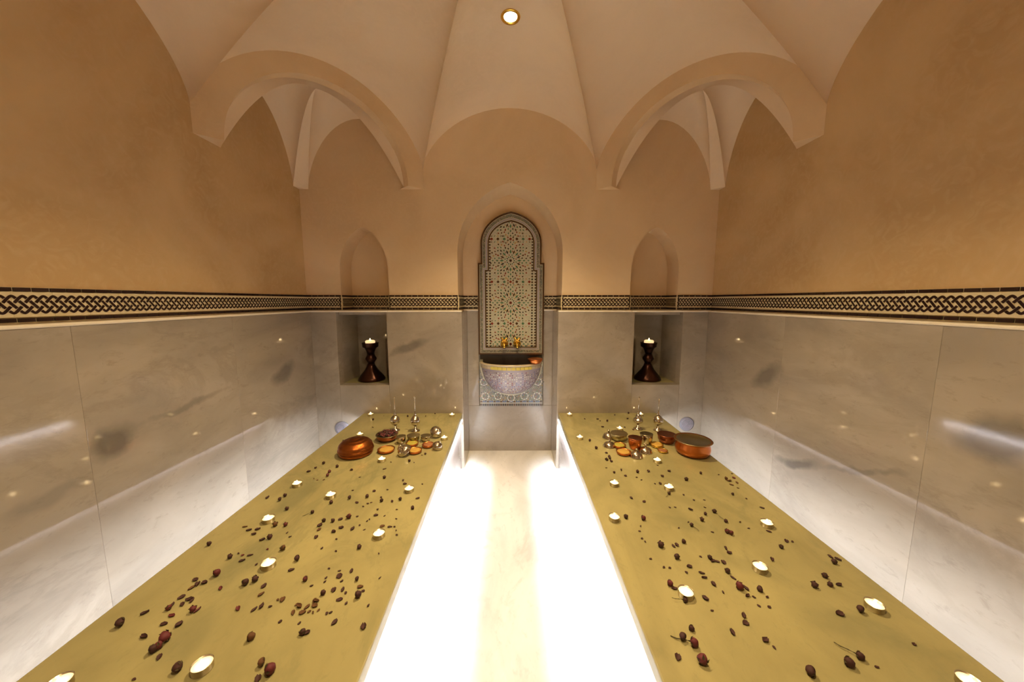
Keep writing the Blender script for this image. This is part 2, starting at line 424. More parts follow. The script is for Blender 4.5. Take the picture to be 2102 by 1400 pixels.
(ax0, ax1), (bx0, bx1) = SN
frieze(wall_back, (-XP, DP), (ax0, DP), (False, True))
frieze(wall_back, (ax0, DP), (ax0, DP + SDEP)); frieze(wall_back, (ax0, DP + SDEP), (ax1, DP + SDEP)); frieze(wall_back, (ax1, DP + SDEP), (ax1, DP))
frieze(wall_back, (ax1, DP), (-NC, DP), (True, True))
frieze(wall_back, (-NC, DP), (-NC, DR)); frieze(wall_back, (-NC, DR), (-0.25, DR)); frieze(wall_back, (0.266, DR), (NC, DR)); frieze(wall_back, (NC, DR), (NC, DP))
frieze(wall_back, (NC, DP), (bx0, DP), (True, True))
frieze(wall_back, (bx0, DP), (bx0, DP + SDEP)); frieze(wall_back, (bx0, DP + SDEP), (bx1, DP + SDEP)); frieze(wall_back, (bx1, DP + SDEP), (bx1, DP))
frieze(wall_back, (bx1, DP), (XP, DP), (True, False))

# ------------------------------------------------------------------ vault
ceiling = struct('ceiling', 'pinkish tan groined plaster vault with corner arches', 'ceiling')
FB = 0.585                      # half span of the end wall arch
FY = 1.64                       # foot on the side wall
ft = [(-FB, DP), (FB, DP), (XP, FY), (XP, 2 * YC - FY), (FB, YF), (-FB, YF), (-XP, 2 * YC - FY), (-XP, FY)]
ZS0 = HC + 0.875
def gz(t, z0, dz, k=1.8): return z0 + dz * (1 - (1 - t) ** k)
def web_rows(P, Q, Mx, z0, dz, rise, pw, kk=1.3, nt=22, na=32, gk=1.8):
    rows = []
    for i in range(nt + 1):
        t = i / nt
        a_ = Vector(P).lerp(Vector(Mx), t); b_ = Vector(Q).lerp(Vector(Mx), t)
        row = []
        for j in range(na + 1):
            an = PI * j / na; s_ = (1 - math.cos(an)) / 2
            p = a_.lerp(b_, s_)
            row.append((p.x, p.y, gz(t, z0, dz, gk) + rise * (1 - t) ** kk * max(0, math.sin(an)) ** pw))
        rows.append(row)
    return rows
CEN = (0, YC)
for i in range(8):
    P, Q = ft[i], ft[(i + 1) % 8]
    diag = i % 2 == 1
    mb = MB(); mb.grid(web_rows(P, Q, CEN, ZS0, 0.385, 0.415 if diag else 0.387, 1.35 if diag else 1.25))
    mb.build('vault_web', M['plaster'], ceiling)
def corner(P, Q, A):
    """arch rib across a corner from wall foot P to wall foot Q, with the little vault behind it; A is the corner of the room"""
    P, Q, A = Vector(P), Vector(Q), Vector(A)
    mid = (P + Q) / 2; dn = (A - mid).normalized()
    zf = HC + 0.748
    outer = [(0, zf), (0, ZS0)]
    na = 32
    for j in range(1, na):
        an = PI * j / na; outer.append(((1 - math.cos(an)) / 2, ZS0 + 0.415 * math.sin(an) ** 1.35))
    outer += [(1, ZS0), (1, zf)]
    inner = []
    for j in range(na + 1):
        an = PI * j / na; inner.append((0.097 + 0.808 * (1 - math.cos(an)) / 2, zf + 0.45 * math.sin(an)))
    def pt(t, z, d=0.0):
        p = P.lerp(Q, t) + dn * d; return (p.x, p.y, z)
    mb = MB()
    face = [pt(t, z) for t, z in outer] + [pt(t, z) for t, z in reversed(inner)]
    f2 = [Vector((t, z, 0)) for t, z in outer] + [Vector((t, z, 0)) for t, z in reversed(inner)]
    mb.add(face, [tuple(t) for t in tessellate_polygon([f2])])
    mb.grid([[pt(t, z) for t, z in inner], [pt(t, z, 0.06) for t, z in inner]], smooth=True)
    for t0, t1 in ((0.0, 0.097), (1.0, 0.905)):
        mb.add([pt(t0, zf), pt(t1, zf), pt(t1, zf, 0.14), pt(t0, zf, 0.14)], [(0, 1, 2, 3)])
    mb.build('squinch_rib', M['plaster_wall_shade'], ceiling)  # ribs take the darker wall tint, which paints their shade in
    # pocket vault
    c = 0.062
    PA = A + (P - A).normalized() * c; QA = A + (Q - A).normalized() * c
    PB = P + (A - P).normalized() * 0.055; QB = Q + (A - Q).normalized() * 0.055
    Mx = mid + dn * 0.16
    for a_, b_ in ((PA, PB), (QB, QA)):
        mb = MB(); mb.grid(web_rows(a_, b_, Mx, zf, 0.47, 0.445, 1.25, 1.0, 18, 28, 2.0)); mb.build('squinch_web', M['plaster'], ceiling)
    mb = MB(); mb.grid(web_rows(P.lerp(Q, 0.097) + dn * 0.055, P.lerp(Q, 0.905) + dn * 0.055, Mx, zf, 0.47, 0.452, 1.0, 1.0, 18, 28, 2.0)); mb.build('squinch_web', M['plaster'], ceiling)
    rows = []
    for i in range(19):
        t = i / 18; z = gz(t, zf, 0.47, 2.0)
        a_, b_ = PA.lerp(Mx, t), QA.lerp(Mx, t); rows.append([(a_.x, a_.y, z), (b_.x, b_.y, z)])
    mb = MB(); mb.grid(rows); mb.add([(PA.x, PA.y, zf), (QA.x, QA.y, zf), (A.x, A.y, zf)], [(0, 1, 2)])
    mb.build('corner_pendant', M['plaster'], ceiling)
corner(ft[0], ft[7], (-XP, DP)); corner(ft[1], ft[2], (XP, DP)); corner(ft[4], ft[3], (XP, YF)); corner(ft[5], ft[6], (-XP, YF))
mb = MB(); mb.box(-XP - 0.1, XP + 0.1, YF - 0.1, DR + 0.1, ZT, ZT + 0.05); mb.build('vault_extrados', M['plaster'], ceiling)

# recessed lamp in the vault, and an added one out of view
def downlight(x, y, label, energy=SPOT_W, aim=(0, 0, -1), visible_tilt=None):
    # local slope of the web along the ridge
    def ridge(t, rise): return gz(t, ZS0, 0.385) + rise * (1 - t) ** 1.3
    dx, dy = x, y - YC; dist = math.hypot(dx, dy); apo = (DP - YC) if abs(dy) > abs(dx) else XP
    t = 1 - dist / apo; z = ridge(t, 0.387); dz = (ridge(t + 0.02, 0.387) - ridge(t - 0.02, 0.387)) / (0.04 * apo)
    out = Vector((dx, dy, 0)).normalized(); inward = -out
    nrm = (Vector((0, 0, -1)) + inward * dz).normalized()
    q = Vector((0, 0, -1)).rotation_difference(nrm)
    o = thing('recessed_downlight', (x, y, z), label, 'lamp', 'downlights set in the vault', rot=q.to_euler())
    mb = MB(); mb.lathe([(0.030, 0.0), (0.044, 0.0), (0.046, -0.003), (0.044, -0.006), (0.034, -0.006), (0.030, 0.0)], 32); mb.build('trim_ring', M['brass'], o)
    mb = MB(); mb.lathe([(0.0, -0.003), (0.016, -0.0045), (0.031, -0.002)], 32); mb.build('lens', M['lamp_glow'], o)
    ld = bpy.data.lights.new('downlight_beam', 'SPOT'); ld.energy = energy; ld.color = WARM; ld.spot_size = math.radians(112); ld.spot_blend = 1.0; ld.shadow_soft_size = 0.03
    lo = bpy.data.objects.new('downlight_beam', ld); COL.objects.link(lo); lo.parent = o; lo.location = (0, 0, -0.03)
    lo.rotation_euler = Vector((0, 0, -1)).rotation_difference(q.inverted() @ (Vector((0, 0, -1)) + inward * 0.28).normalized()).to_euler()
    return o
downlight(0.003, 1.745, 'lit round recessed lamp above the fountain niche')
downlight(0.0, 2 * YC - 1.745, 'added unseen recessed lamp in the vault behind the viewer', SPOT_BACK)  # added lamp, never in view, for more warm light in the room

# ------------------------------------------------------------------ benches and their light strips
def bench(s):
    nm = 'left' if s < 0 else 'right'
    o = thing('marble_bench', (0, 0, 0), 'long olive marble massage bench with candles and petals %s of the aisle' % nm, 'bench', 'marble benches')
    def xi(y): return 0.3430 - (DM - y) * 0.0121
    y0, y1 = YF + 0.05, DM - 0.001
    mb = MB()
    v = [(s * xi(y0), y0), (s * xi(y1), y1), (s * 1.047, y1), (s * 1.047, y0)]
    vs = [(x, y, ZB - 0.04) for x, y in v] + [(x, y, ZB) for x, y in v]
    mb.add(vs, [(0, 1, 2, 3), (7, 6, 5, 4), (0, 4, 5, 1), (1, 5, 6, 2), (2, 6, 7, 3), (3, 7, 4, 0)])
    mb.build('slab', M['bench'], o, bevel=0.004)
    mb = MB(); a, b = sorted((s * 0.352, s * 1.0)); mb.box(a, b, y0, y1, 0, ZB - 0.0402); mb.build('plinth', M['plinth'], o)
    for k, (xa, xb, mm, lab) in enumerate(((0.3385, 0.3505, 'led_inner', 'white light strip under the aisle edge of the %s bench'), (1.003, 1.023, 'led_outer', 'white light strip under the wall edge of the %s bench'))):
        a, b = sorted((s * xa, s * xb)); mb = MB(); mb.box(a, b, y0 + 0.02, y1 - 0.02, ZB - 0.0485, ZB - 0.0405)
        st = tag(mb.build('light_strip', M[mm]), lab % nm, 'light strip', 'light strips under the benches')
        if k == 0:
            ld = bpy.data.lights.new('strip_light', 'AREA'); ld.shape = 'RECTANGLE'; ld.size = 0.010; ld.size_y = y1 - y0 - 0.05; ld.energy = LED_INNER; ld.color = LED_COL; ld.spread = math.radians(95)
            lo = bpy.data.objects.new('strip_light', ld); COL.objects.link(lo); lo.parent = st
            lo.location = (s * 0.3440, (y0 + y1) / 2, ZB - 0.0495); lo.rotation_euler = (0, -s * 0.22, 0)
bench(-1); bench(1)

# ------------------------------------------------------------------ tiled fountain
fx = 0.008
fountain = thing('tiled_wall_fountain', (fx, 2.667, 0), 'arched mosaic tile wall fountain with half round basin in the middle niche', 'fountain')
def prof(d):
    hw, h2 = 0.254 - d, 0.231 - d
    zb, zs, zp, za = HC - 0.421 + d, HC + 0.285 - d, HC + 0.43, HC + 0.662 - 1.15 * d
    return [(-hw, zb), (-hw, zs), (-h2, zs)] + pointed(-h2, h2, zp, za, 14, 0.25) + [(h2, zs), (hw, zs), (hw, zb)]
def inside(x, z, d):
    poly = prof(d); c = False; j = len(poly) - 1
    for i in range(len(poly)):
        (xi_, zi), (xj, zj) = poly[i], poly[j]
        if (zi > z) != (zj > z) and x < (xj - xi_) * (z - zi) / (zj - zi) + xi_: c = not c
        j = i
    return c
rings = [('outer_border', 0.0, 0.012, 'brown', 0.016), ('pale_line', 0.012, 0.0145, 'cream', 0.014), ('carved_band', 0.0145, 0.036, 'grey', 0.012), ('pale_line', 0.036, 0.0395, 'cream', 0.014),
         ('carved_band', 0.0395, 0.049, 'lilac', 0.012), ('pale_line', 0.049, 0.0525, 'cream', 0.014), ('toothed_border', 0.0525, 0.062, 'brown', 0.011)]
for nm, a, b, mm, y in rings:
    A_, B_ = prof(a), prof(b); n = len(A_)
    mb = MB(); vs = [(x, -y, z) for x, z in A_] + [(x, -y, z) for x, z in B_]
    mb.add(vs, [(i, (i + 1) % n, n + (i + 1) % n, n + i) for i in range(n)])
    back = [(x, 0.0, z) for x, z in A_]; mb.add([(x, -y, z) for x, z in A_] + back, [(i, (i + 1) % n, n + (i + 1) % n, n + i) for i in range(n)])
    mb.add([(x, -y, z) for x, z in B_] + [(x, -0.008, z) for x, z in B_], [(i, (i + 1) % n, n + (i + 1) % n, n + i) for i in range(n)])
    mb.build(nm, Z[mm], fountain)
mb = MB(); mb.poly([(x, -0.009, z) for x, z in prof(0.0)]); mb.poly([(x, 0.02, z) for x, z in prof(0.0)])
mb.build('mosaic_ground', Z['cream'], fountain)
ZK = list(Z); zmats = [Z[k] for k in ZK]
def lozenge(mb, x, z, rx, rz_, ang, col, y=-0.0102):
    c_, s_ = math.cos(ang), math.sin(ang)
    pts = [(rx, 0), (0, rz_), (-rx, 0), (0, -rz_)]
    mb.add([(x + p * c_ - q * s_, y, z + p * s_ + q * c_) for p, q in pts], [(0, 1, 2, 3)], ZK.index(col))
mb = MB()
dmax = 0.060
def put(x, z, rx, rz_, ang, col):
    if inside(x, z, dmax + 0.004): lozenge(mb, x, z, rx * 1.12, rz_ * 1.3, ang, col)
centres = [0.303, -0.017, -0.339, 0.625]
for ci, cz in enumerate(centres):
    cz += HC; cx = -0.004
    for k in range(8): put(cx, cz, 0.011, 0.004, k * PI / 8, 'red' if ci else 'brown')
    for (r, n, rx, rz_, cols, off) in [(0.028, 12, 0.006, 0.004, ['green', 'dark'], 0), (0.043, 12, 0.005, 0.004, ['red', 'ochre', 'green'], 0.5), (0.067, 16, 0.015, 0.0055, ['green', 'dark', 'green', 'brown'], 0),
                                      (0.071, 16, 0.007, 0.003, ['ochre', 'red'], 0.5), (0.090, 16, 0.007, 0.005, ['dark', 'green'], 0.5), (0.103, 16, 0.010, 0.0045, ['green', 'brown', 'dark', 'red'], 0),
                                      (0.121, 24, 0.006, 0.005, ['dark', 'red', 'green'], 0.5), (0.136, 24, 0.007, 0.004, ['green', 'brown', 'ochre'], 0), (0.152, 24, 0.007, 0.005, ['brown', 'red'], 0.5)]:
        for k in range(n):
            a = 2 * PI * (k + off) / n
            x, z = cx + r * math.cos(a), cz + r * math.sin(a)
            near = min(range(4), key=lambda q: abs(z - HC - centres[q]))
            if near == ci or r < 0.10: put(x, z, rx, rz_, a, cols[k % len(cols)])
for i in range(34):
    for j in range(96):     # fine ground pattern between the stars
        x, z = -0.004 + (i - 16.5) * 0.0118 + (0.0059 if j % 2 else 0), HC - 0.35 + j * 0.0108
        if inside(x, z, dmax + 0.003): lozenge(mb, x, z, 0.0030, 0.0022, 0.8 * ((i + j) % 2), random.choice(['green', 'grey', 'sand', 'brown', 'green', 'lilac']), -0.0098)
for cz in (0.463, 0.143, -0.178):
    for k in range(-3, 4): put(-0.004 + k * 0.048, HC + cz, 0.011, 0.009, 0, ['red', 'brown', 'green'][k % 3])
    for dz in (0.022, -0.022):
        for k in range(-7, 8): put(-0.004 + k * 0.024, HC + cz + dz, 0.006, 0.003, 0.8 * (k % 2), ['brown', 'green', 'ochre'][k % 3])
for k in range(60):
    z = HC - 0.355 + k * 0.0215
    for s in (-1, 1):
        for q in (0.187, 0.162):
            if inside(s * q, z, 0.0535): lozenge(mb, s * q, z, 0.009, 0.008, 0, 'brown' if k % 2 else 'dark')
for k in range(26): lozenge(mb, -0.185 + k * 0.0148, HC - 0.352, 0.0055, 0.006, 0, ['brown', 'ochre', 'green'][k % 3])
# knotwork of the carved band: little light and dark chips
for d in (0.0195, 0.0255, 0.031):
    P4 = prof(d)
    for (xa, za), (xb, zb) in zip(P4, P4[1:] + P4[:1]):
        L_ = math.hypot(xb - xa, zb - za); n = max(1, int(L_ / 0.0085))
        for q in range(n):
            t = (q + 0.5) / n; lozenge(mb, xa + (xb - xa) * t, za + (zb - za) * t, 0.0036, 0.002, math.atan2(zb - za, xb - xa) + (0.8 if q % 2 else -0.8), random.choice(['brown', 'green', 'sand', 'dark']), -0.0126)
o = mb.build('mosaic_chips', zmats, fountain); o['kind'] = 'stuff'
# block below with the half bowl
YBK = -0.020
mb = MB(); mb.box(-0.250, 0.250, YBK, 0.012, HC - 0.838, HC - 0.525); mb.box(-0.250, -0.222, YBK, 0.012, HC - 0.525, HC - 0.462); mb.box(0.222, 0.250, YBK, 0.012, HC - 0.525, HC - 0.462); mb.build('basin_block', Z['grey'], fountain, bevel=0.002)
RB = 0.232
def bowl_pt(u, v, k=1.0, dy=0.0):
    """u along the rim 0..1 (left to right), v 0 rim .. 1 bottom"""
    a = PI * u; rr = math.cos(v * PI / 2) ** 0.75
    return (-RB * k * math.cos(a) * rr, YBK - 0.165 * k * math.sin(a) * rr - dy, HC - 0.490 - 0.240 * k * math.sin(v * PI / 2) ** 1.0)
mb = MB(); mb.grid([[bowl_pt(j / 32, i / 14) for j in range(33)] for i in range(15)]); mb.build('basin_bowl', Z['lilac'], fountain)
mb = MB()
def rimpt(k, z, u): a = PI * u; return (-RB * k * math.cos(a), YBK - 0.165 * k * math.sin(a), HC + z)
mb.grid([[rimpt(k, z, j / 32) for j in range(33)] for k, z in ((1.0, -0.490), (1.045, -0.490), (1.055, -0.482), (1.045, -0.474), (0.965, -0.474), (0.95, -0.480))])
mb.build('basin_rim', Z['sand'], fountain)
mb = MB(); mb.grid([[rimpt(k, z, j / 32) for j in range(33)] for k, z in ((0.95, -0.480), (0.93, -0.50), (0.88, -0.56))]); mb.build('basin_inside', Z['dark'], fountain)
mb = MB(); mb.add([rimpt(0.915, -0.520, j / 32) for j in range(33)], [tuple(range(33))]); mb.add([(-RB, YBK + 0.0, HC - 0.520), (RB, YBK, HC - 0.520), (RB, -0.001, HC - 0.520), (-RB, -0.001, HC - 0.520)], [(0, 1, 2, 3)])
mb.build('basin_water', M['water'], fountain)
mb = MB(); mb.box(-0.245, 0.245, -0.0012, -0.0002, HC - 0.53, HC - 0.421); mb.build('basin_back', Z['dark'], fountain)  # dark sheet: shadow of the basin opening put into its colour
for k in range(22):      # yellow tile course below the rim
    u0, u1 = (k + 0.06) / 22, (k + 0.94) / 22
    mb = MB()
    vs = [rimpt(1.03, -0.492, u0), rimpt(1.03, -0.492, u1), rimpt(1.03, -0.514, u1), rimpt(1.03, -0.514, u0), rimpt(0.95, -0.492, u0), rimpt(0.95, -0.492, u1), rimpt(0.95, -0.514, u1), rimpt(0.95, -0.514, u0)]
    mb.add(vs, [(0, 1, 2, 3), (0, 4, 5, 1), (2, 6, 7, 3), (1, 5, 6, 2), (0, 3, 7, 4)]); mb.build('rim_tile', Z['yellow' if 5 < k < 16 else 'sand'], fountain)
mb = MB()
def surf_chip(u, v, du, dv, col):
    ps = [bowl_pt(u + a, min(0.999, v + b), 1.0, 0.0015) for a, b in ((du, 0), (0, dv), (-du, 0), (0, -dv))]
    mb.add(ps, [(0, 1, 2, 3)], ZK.index(col))
for i in range(13):
    v = 0.13 + i * 0.045; n = int(44 * math.cos(v * PI / 2) ** 0.6)
    for j in range(n):
        u = (j + 0.5 + 0.5 * (i % 2)) / n
        if not 0.02 < u < 0.98: continue
        seg = (u * 6) % 1
        col = 'brown' if seg < 0.07 else random.choice(['white', 'blue', 'lilac', 'white', 'sand', 'red', 'grey'])
        surf_chip(u, v, 0.34 / n, 0.014, col)
for k in range(30):
    a = k * 2.399; r = 0.011 * math.sqrt(k)
    u, v = 0.5 + r * 2.4 * math.cos(a), 0.62 + r * 1.9 * math.sin(a)
    surf_chip(u, v, 0.012, 0.016, random.choice(['white', 'cream', 'ochre', 'sand']))
for k in range(48):     # pale outline where the bowl meets the block
    t0, t1 = k / 48, (k + 1) / 48
    q = []
    for t, kk in ((t0, 1.0), (t1, 1.0), (t1, 1.07), (t0, 1.07)):
        a = PI * t; q.append((-RB * kk * math.cos(a), YBK - 0.003, HC - 0.480 - 0.252 * kk * math.sin(a)))
    mb.add(q, [(0, 1, 2, 3)], ZK.index('cream'))
for i in range(40):
    for j in range(30):     # small chips covering the face of the block
        x, z = -0.2385 + i * 0.0122 + (0.0061 if j % 2 else 0), HC - 0.792 + j * 0.0109
        if (z < HC - 0.530 or (z < HC - 0.468 and abs(x) > 0.228)) and abs(x) < 0.246: lozenge(mb, x, z, 0.0040, 0.0032, 0.8 * ((i + j) % 2), random.choice(['white', 'grey', 'blue', 'lilac', 'sand', 'green', 'red', 'dark']), YBK - 0.0014)
for cx, cz in ((-0.205, -0.755), (-0.105, -0.755), (0.0, -0.77), (0.105, -0.755), (0.205, -0.755), (-0.215, -0.64), (0.215, -0.64)):
    for k in range(8):
        a = 2 * PI * k / 8; lozenge(mb, cx + 0.027 * math.cos(a), HC + cz + 0.027 * math.sin(a), 0.004, 0.012, a, 'white', YBK - 0.0022)
        lozenge(mb, cx + 0.013 * math.cos(a), HC + cz + 0.013 * math.sin(a), 0.007, 0.003, a, ['blue', 'green', 'red'][k % 3], YBK - 0.0022)
        lozenge(mb, cx + 0.043 * math.cos(a), HC + cz + 0.040 * math.sin(a), 0.006, 0.004, a, ['dark', 'ochre', 'green'][k % 3], YBK - 0.0020)
for k in range(28):
    x = -0.238 + k * 0.0176
    for z, col, hz in ((-0.800, 'blue', 0.006), (-0.826, 'dark', 0.009)):
        c2 = col if k % 3 else 'brown'
        mb.add([(x - 0.0065, YBK - 0.002, HC + z - hz), (x + 0.0065, YBK - 0.002, HC + z - hz), (x + 0.0065, YBK - 0.002, HC + z + hz), (x - 0.0065, YBK - 0.002, HC + z + hz)], [(0, 1, 2, 3)], ZK.index(c2))
mb.box(-0.249, 0.249, YBK - 0.0022, YBK - 0.001, HC - 0.8145, HC - 0.8105, ZK.index('white'))
o = mb.build('mosaic_chips', zmats, fountain); o['kind'] = 'stuff'
# brass taps
for s in (-1, 1):
    t = thing('brass_tap', (fx - 0.003 + s * 0.050, 2.651, HC - 0.335), 'shiny brass cross handle tap on the %s above the mosaic basin' % ('left' if s < 0 else 'right'), 'tap', 'brass taps of the fountain')
    mb = MB(); mb.lathe([(0.0, 0), (0.030, 0), (0.030, 0.004), (0.020, 0.010), (0.010, 0.014), (0.009, 0.03), (0.0, 0.03)], 16); mb.build('wall_flange', M['brass'], t, rot=(PI / 2, 0, 0))
    mb = MB(); mb.tube([(0, -0.02, 0), (0, -0.045, 0.004), (0, -0.06, -0.006), (0, -0.064, -0.03)], [0.011, 0.011, 0.010, 0.009], 10); mb.build('spout', M['brass'], t)
    mb = MB()
    for k in range(4):
        a = PI / 4 + k * PI / 2
        mb.tube([(0, -0.03, 0.030), (0.033 * math.cos(a), -0.03, 0.030 + 0.026 * math.sin(a))], [0.006, 0.0095], 8)
    mb.tube([(0, -0.03, 0.0), (0, -0.03, 0.030)], 0.007, 8); mb.build('cross_handle', M['brass'], t)
cb = thing('copper_bowl', (0.190, 2.540, HC - 0.474), 'small copper scoop bowl resting on the basin rim', 'bowl')
mb = MB(); mb.lathe([(0.022, 0.0), (0.040, 0.006), (0.052, 0.022), (0.055, 0.036), (0.052, 0.036), (0.048, 0.022), (0.03, 0.006), (0.0, 0.004)], 28); mb.build('bowl_body', M['copper'], cb)
mb = MB(); mb.lathe([(0.0535, 0.034), (0.057, 0.036), (0.055, 0.039), (0.052, 0.036)], 28); mb.build('bowl_rim', M['copper'], cb)

# ------------------------------------------------------------------ blue medallions low on the end wall
for px, py, lab in ((703, 879, 'left'), (1409, 870, 'right')):
    p = at(px, py, 'Y', DM)
    o = thing('round_wall_medallion', (p.x, DM, p.z), 'small round blue grey medallion low on the end wall beyond the %s bench' % lab, 'medallion', 'medallions beside the benches')
    mb = MB(); mb.lathe([(0.052, 0), (0.052, 0.006), (0.046, 0.009), (0.0, 0.009)], 28); mb.build('plate', simple('pale_blue_glaze', (0.17, 0.16, 0.185), 0.4), o, rot=(PI / 2, 0, 0))
    mb = MB()
    for k in range(5):
        r = 0.009 * (k + 1) - 0.003; pts = [(r * math.cos(a), -0.0095, r * math.sin(a)) for a in [2 * PI * q / 20 * 0.8 + k for q in range(21)]]
        mb.tube(pts, 0.0016, 6)
    mb.build('swirl_relief', Z['lilac'], o)

# ------------------------------------------------------------------ candlesticks in the niches
def candlestick(loc, side):
    o = thing('bronze_candlestick', loc, 'dark bronze candlestick with flared foot in the %s niche' % side, 'candlestick', 'candlesticks in the niches')
    mb = MB(); mb.lathe([(0.095, 0.0), (0.097, 0.010), (0.090, 0.024), (0.070, 0.050), (0.047, 0.078), (0.031, 0.108), (0.024, 0.128)], 32); mb.build('foot', M['bronze'], o)
    mb = MB(); mb.lathe([(0.024, 0.128), (0.030, 0.143), (0.040, 0.158), (0.040, 0.168), (0.030, 0.184), (0.025, 0.198)], 32); mb.build('knop', M['bronze'], o)
    mb = MB(); mb.lathe([(0.025, 0.198), (0.032, 0.225), (0.045, 0.246), (0.056, 0.252), (0.058, 0.278), (0.062, 0.283), (0.054, 0.284), (0.051, 0.2805), (0.0, 0.2805)], 32); mb.build('cup', M['bronze'], o)
    v = thing('votive_candle', (loc[0], loc[1], loc[2] + 0.281), 'lit wax candle in the cup of the %s niche candlestick' % side, 'candle', 'candles on the candlesticks')
    mb = MB(); mb.lathe([(0.034, 0), (0.035, 0.014), (0.028, 0.020), (0.0, 0.018)], 20); mb.build('wax', M['wax'], v)
    flame(v, 0.018, 1.2)
def flame(parent, z, k=1.0):
    mb = MB(); mb.tube([(0, 0, z - 0.001), (0.0003, 0, z + 0.004)], 0.0006, 6); mb.build('wick', M['stem'], parent)
    mb = MB(); mb.lathe([(0.0, 0.0015), (0.0026 * k, 0.0035), (0.0034 * k, 0.0065), (0.0022 * k, 0.0100 * k), (0.0, 0.0145 * k)], 10, c=(0, 0, z)); mb.build('flame', M['flame'], parent)
candlestick((-1.045, 2.535, HC - 0.595), 'left'); candlestick((1.042, 2.535, HC - 0.595), 'right')

# ------------------------------------------------------------------ tealights
tl0 = None
def tealight(px, py, label):
    global tl0
    p = at(px, py, 'Z', ZB + 0.012)
    if tl0 is None:
        tl0 = thing('tealight', (p.x, p.y, ZB), label, 'candle', 'tealights on the benches')
        mb = MB(); mb.lathe([(0.0185, 0), (0.0195, 0.001), (0.0195, 0.0155), (0.0202, 0.016), (0.0190, 0.016), (0.0187, 0.004), (0.0, 0.003)], 24); mb.build('metal_cup', M['alu'], tl0)
        mb = MB(); mb.lathe([(0.0186, 0.004), (0.0186, 0.0125), (0.012, 0.0118), (0.0, 0.0118)], 24); mb.build('wax', M['wax'], tl0)
        flame(tl0, 0.0118)
        return
    o = copy_tree(tl0); o.location = (p.x, p.y, ZB); o['label'] = label; o.rotation_euler = (0, 0, random.uniform(0, 6))
for a in [(415, 1365, 'largest tealight at the near end of the left bench, beside a dark rosebud'), (122, 1401, 'tealight cut by the bottom left edge of the photo'),
          (551, 1156, 'lone tealight left of centre on the left bench, second from the near end'), (778, 1095, 'tealight on the left bench nearest the aisle edge, midway along'),
          (551, 1064, 'tealight near the wall edge of the left bench, midway along'), (679, 1015, 'tealight mid-bench on the left, with one bud just below it'),
          (610, 992, 'tealight near the wall edge of the left bench, in front of the copper box'), (840, 1003, 'tealight on the left bench close to the aisle, before the dishes'),
          (784, 942, 'tealight just right of the copper lidded box on the left bench'), (739, 891, 'tealight just behind the copper lidded box on the left bench'),
          (761, 850, 'tealight at the far wall end corner of the left bench'), (928, 851, 'tealight at the far aisle corner of the left bench'),
          (912, 898, 'tealight at the aisle edge beside the left bench dishes'),
          (1408, 1215, 'tealight on the right bench nearest the aisle, with a stemmed bud below'), (1560, 1163, 'tealight on the right bench between two others, middle of the near half'),
          (1795, 1241, 'tealight at the wall edge of the right bench with a bud at its foot'), (1990, 1399, 'tealight cut by the bottom right edge of the photo'),
          (1574, 1073, 'tealight near the wall edge of the right bench, midway along'), (1261, 1061, 'tealight on the right bench at the aisle edge beside two dark buds'),
          (1373, 999, 'tealight mid-bench on the right, in front of the copper pot'), (1261, 991, 'tealight on the right bench near the aisle, in front of the dishes'),
          (1349, 944, 'tealight just left of the large copper pot on the right bench'), (1190, 897, 'tealight at the aisle edge left of the right bench dishes'),
          (1169, 850, 'tealight at the far aisle corner of the right bench'), (1272, 879, 'tealight behind the dark bowl on the right bench'),
          (1315, 850, 'tealight far back on the right bench behind the ornate sprinkler')]:
    tealight(*a)

# ------------------------------------------------------------------ bath things on the benches
def place(px, py): p = at(px, py, 'Z', ZB); return (p.x, p.y, ZB)
# copper box with domed lid
cx_ = place(731, 931)
o = thing('copper_lidded_box', cx_, 'round copper box with hammered domed lid on the left bench', 'box')
mb = MB(); mb.lathe([(0.072, 0), (0.082, 0.004), (0.085, 0.014), (0.082, 0.022)], 40); mb.build('box_base', M['copper_box'], o)
mb = MB(); mb.lathe([(0.081, 0.022), (0.088, 0.024), (0.0885, 0.032), (0.084, 0.035), (0.0845, 0.044), (0.080, 0.056), (0.074, 0.060), (0.070, 0.067), (0.056, 0.074), (0.052, 0.0735), (0.048, 0.077), (0.026, 0.081), (0.024, 0.080), (0.020, 0.083), (0.0, 0.084)], 40, flute=20, fl=0.008); mb.build('domed_lid', M['copper_box'], o)
# copper pot
o = thing('copper_pot', place(1421, 931), 'large open copper pot filled with water on the right bench', 'pot')
mb = MB(); mb.lathe([(0.058, 0), (0.074, 0.006), (0.084, 0.024), (0.085, 0.042), (0.078, 0.060), (0.081, 0.072), (0.090, 0.076), (0.090, 0.079), (0.079, 0.077), (0.075, 0.062), (0.080, 0.042), (0.078, 0.024), (0.0, 0.010)], 44); mb.build('pot_body', M['copper'], o)
mb = MB(); mb.lathe([(0.0905, 0.0755), (0.093, 0.0775), (0.0905, 0.080), (0.0885, 0.0775)], 44); mb.build('rolled_rim', M['tin'], o)
mb = MB(); mb.lathe([(0.0745, 0.054), (0.0, 0.0545)], 40); mb.build('water', M['pot_water'], o)
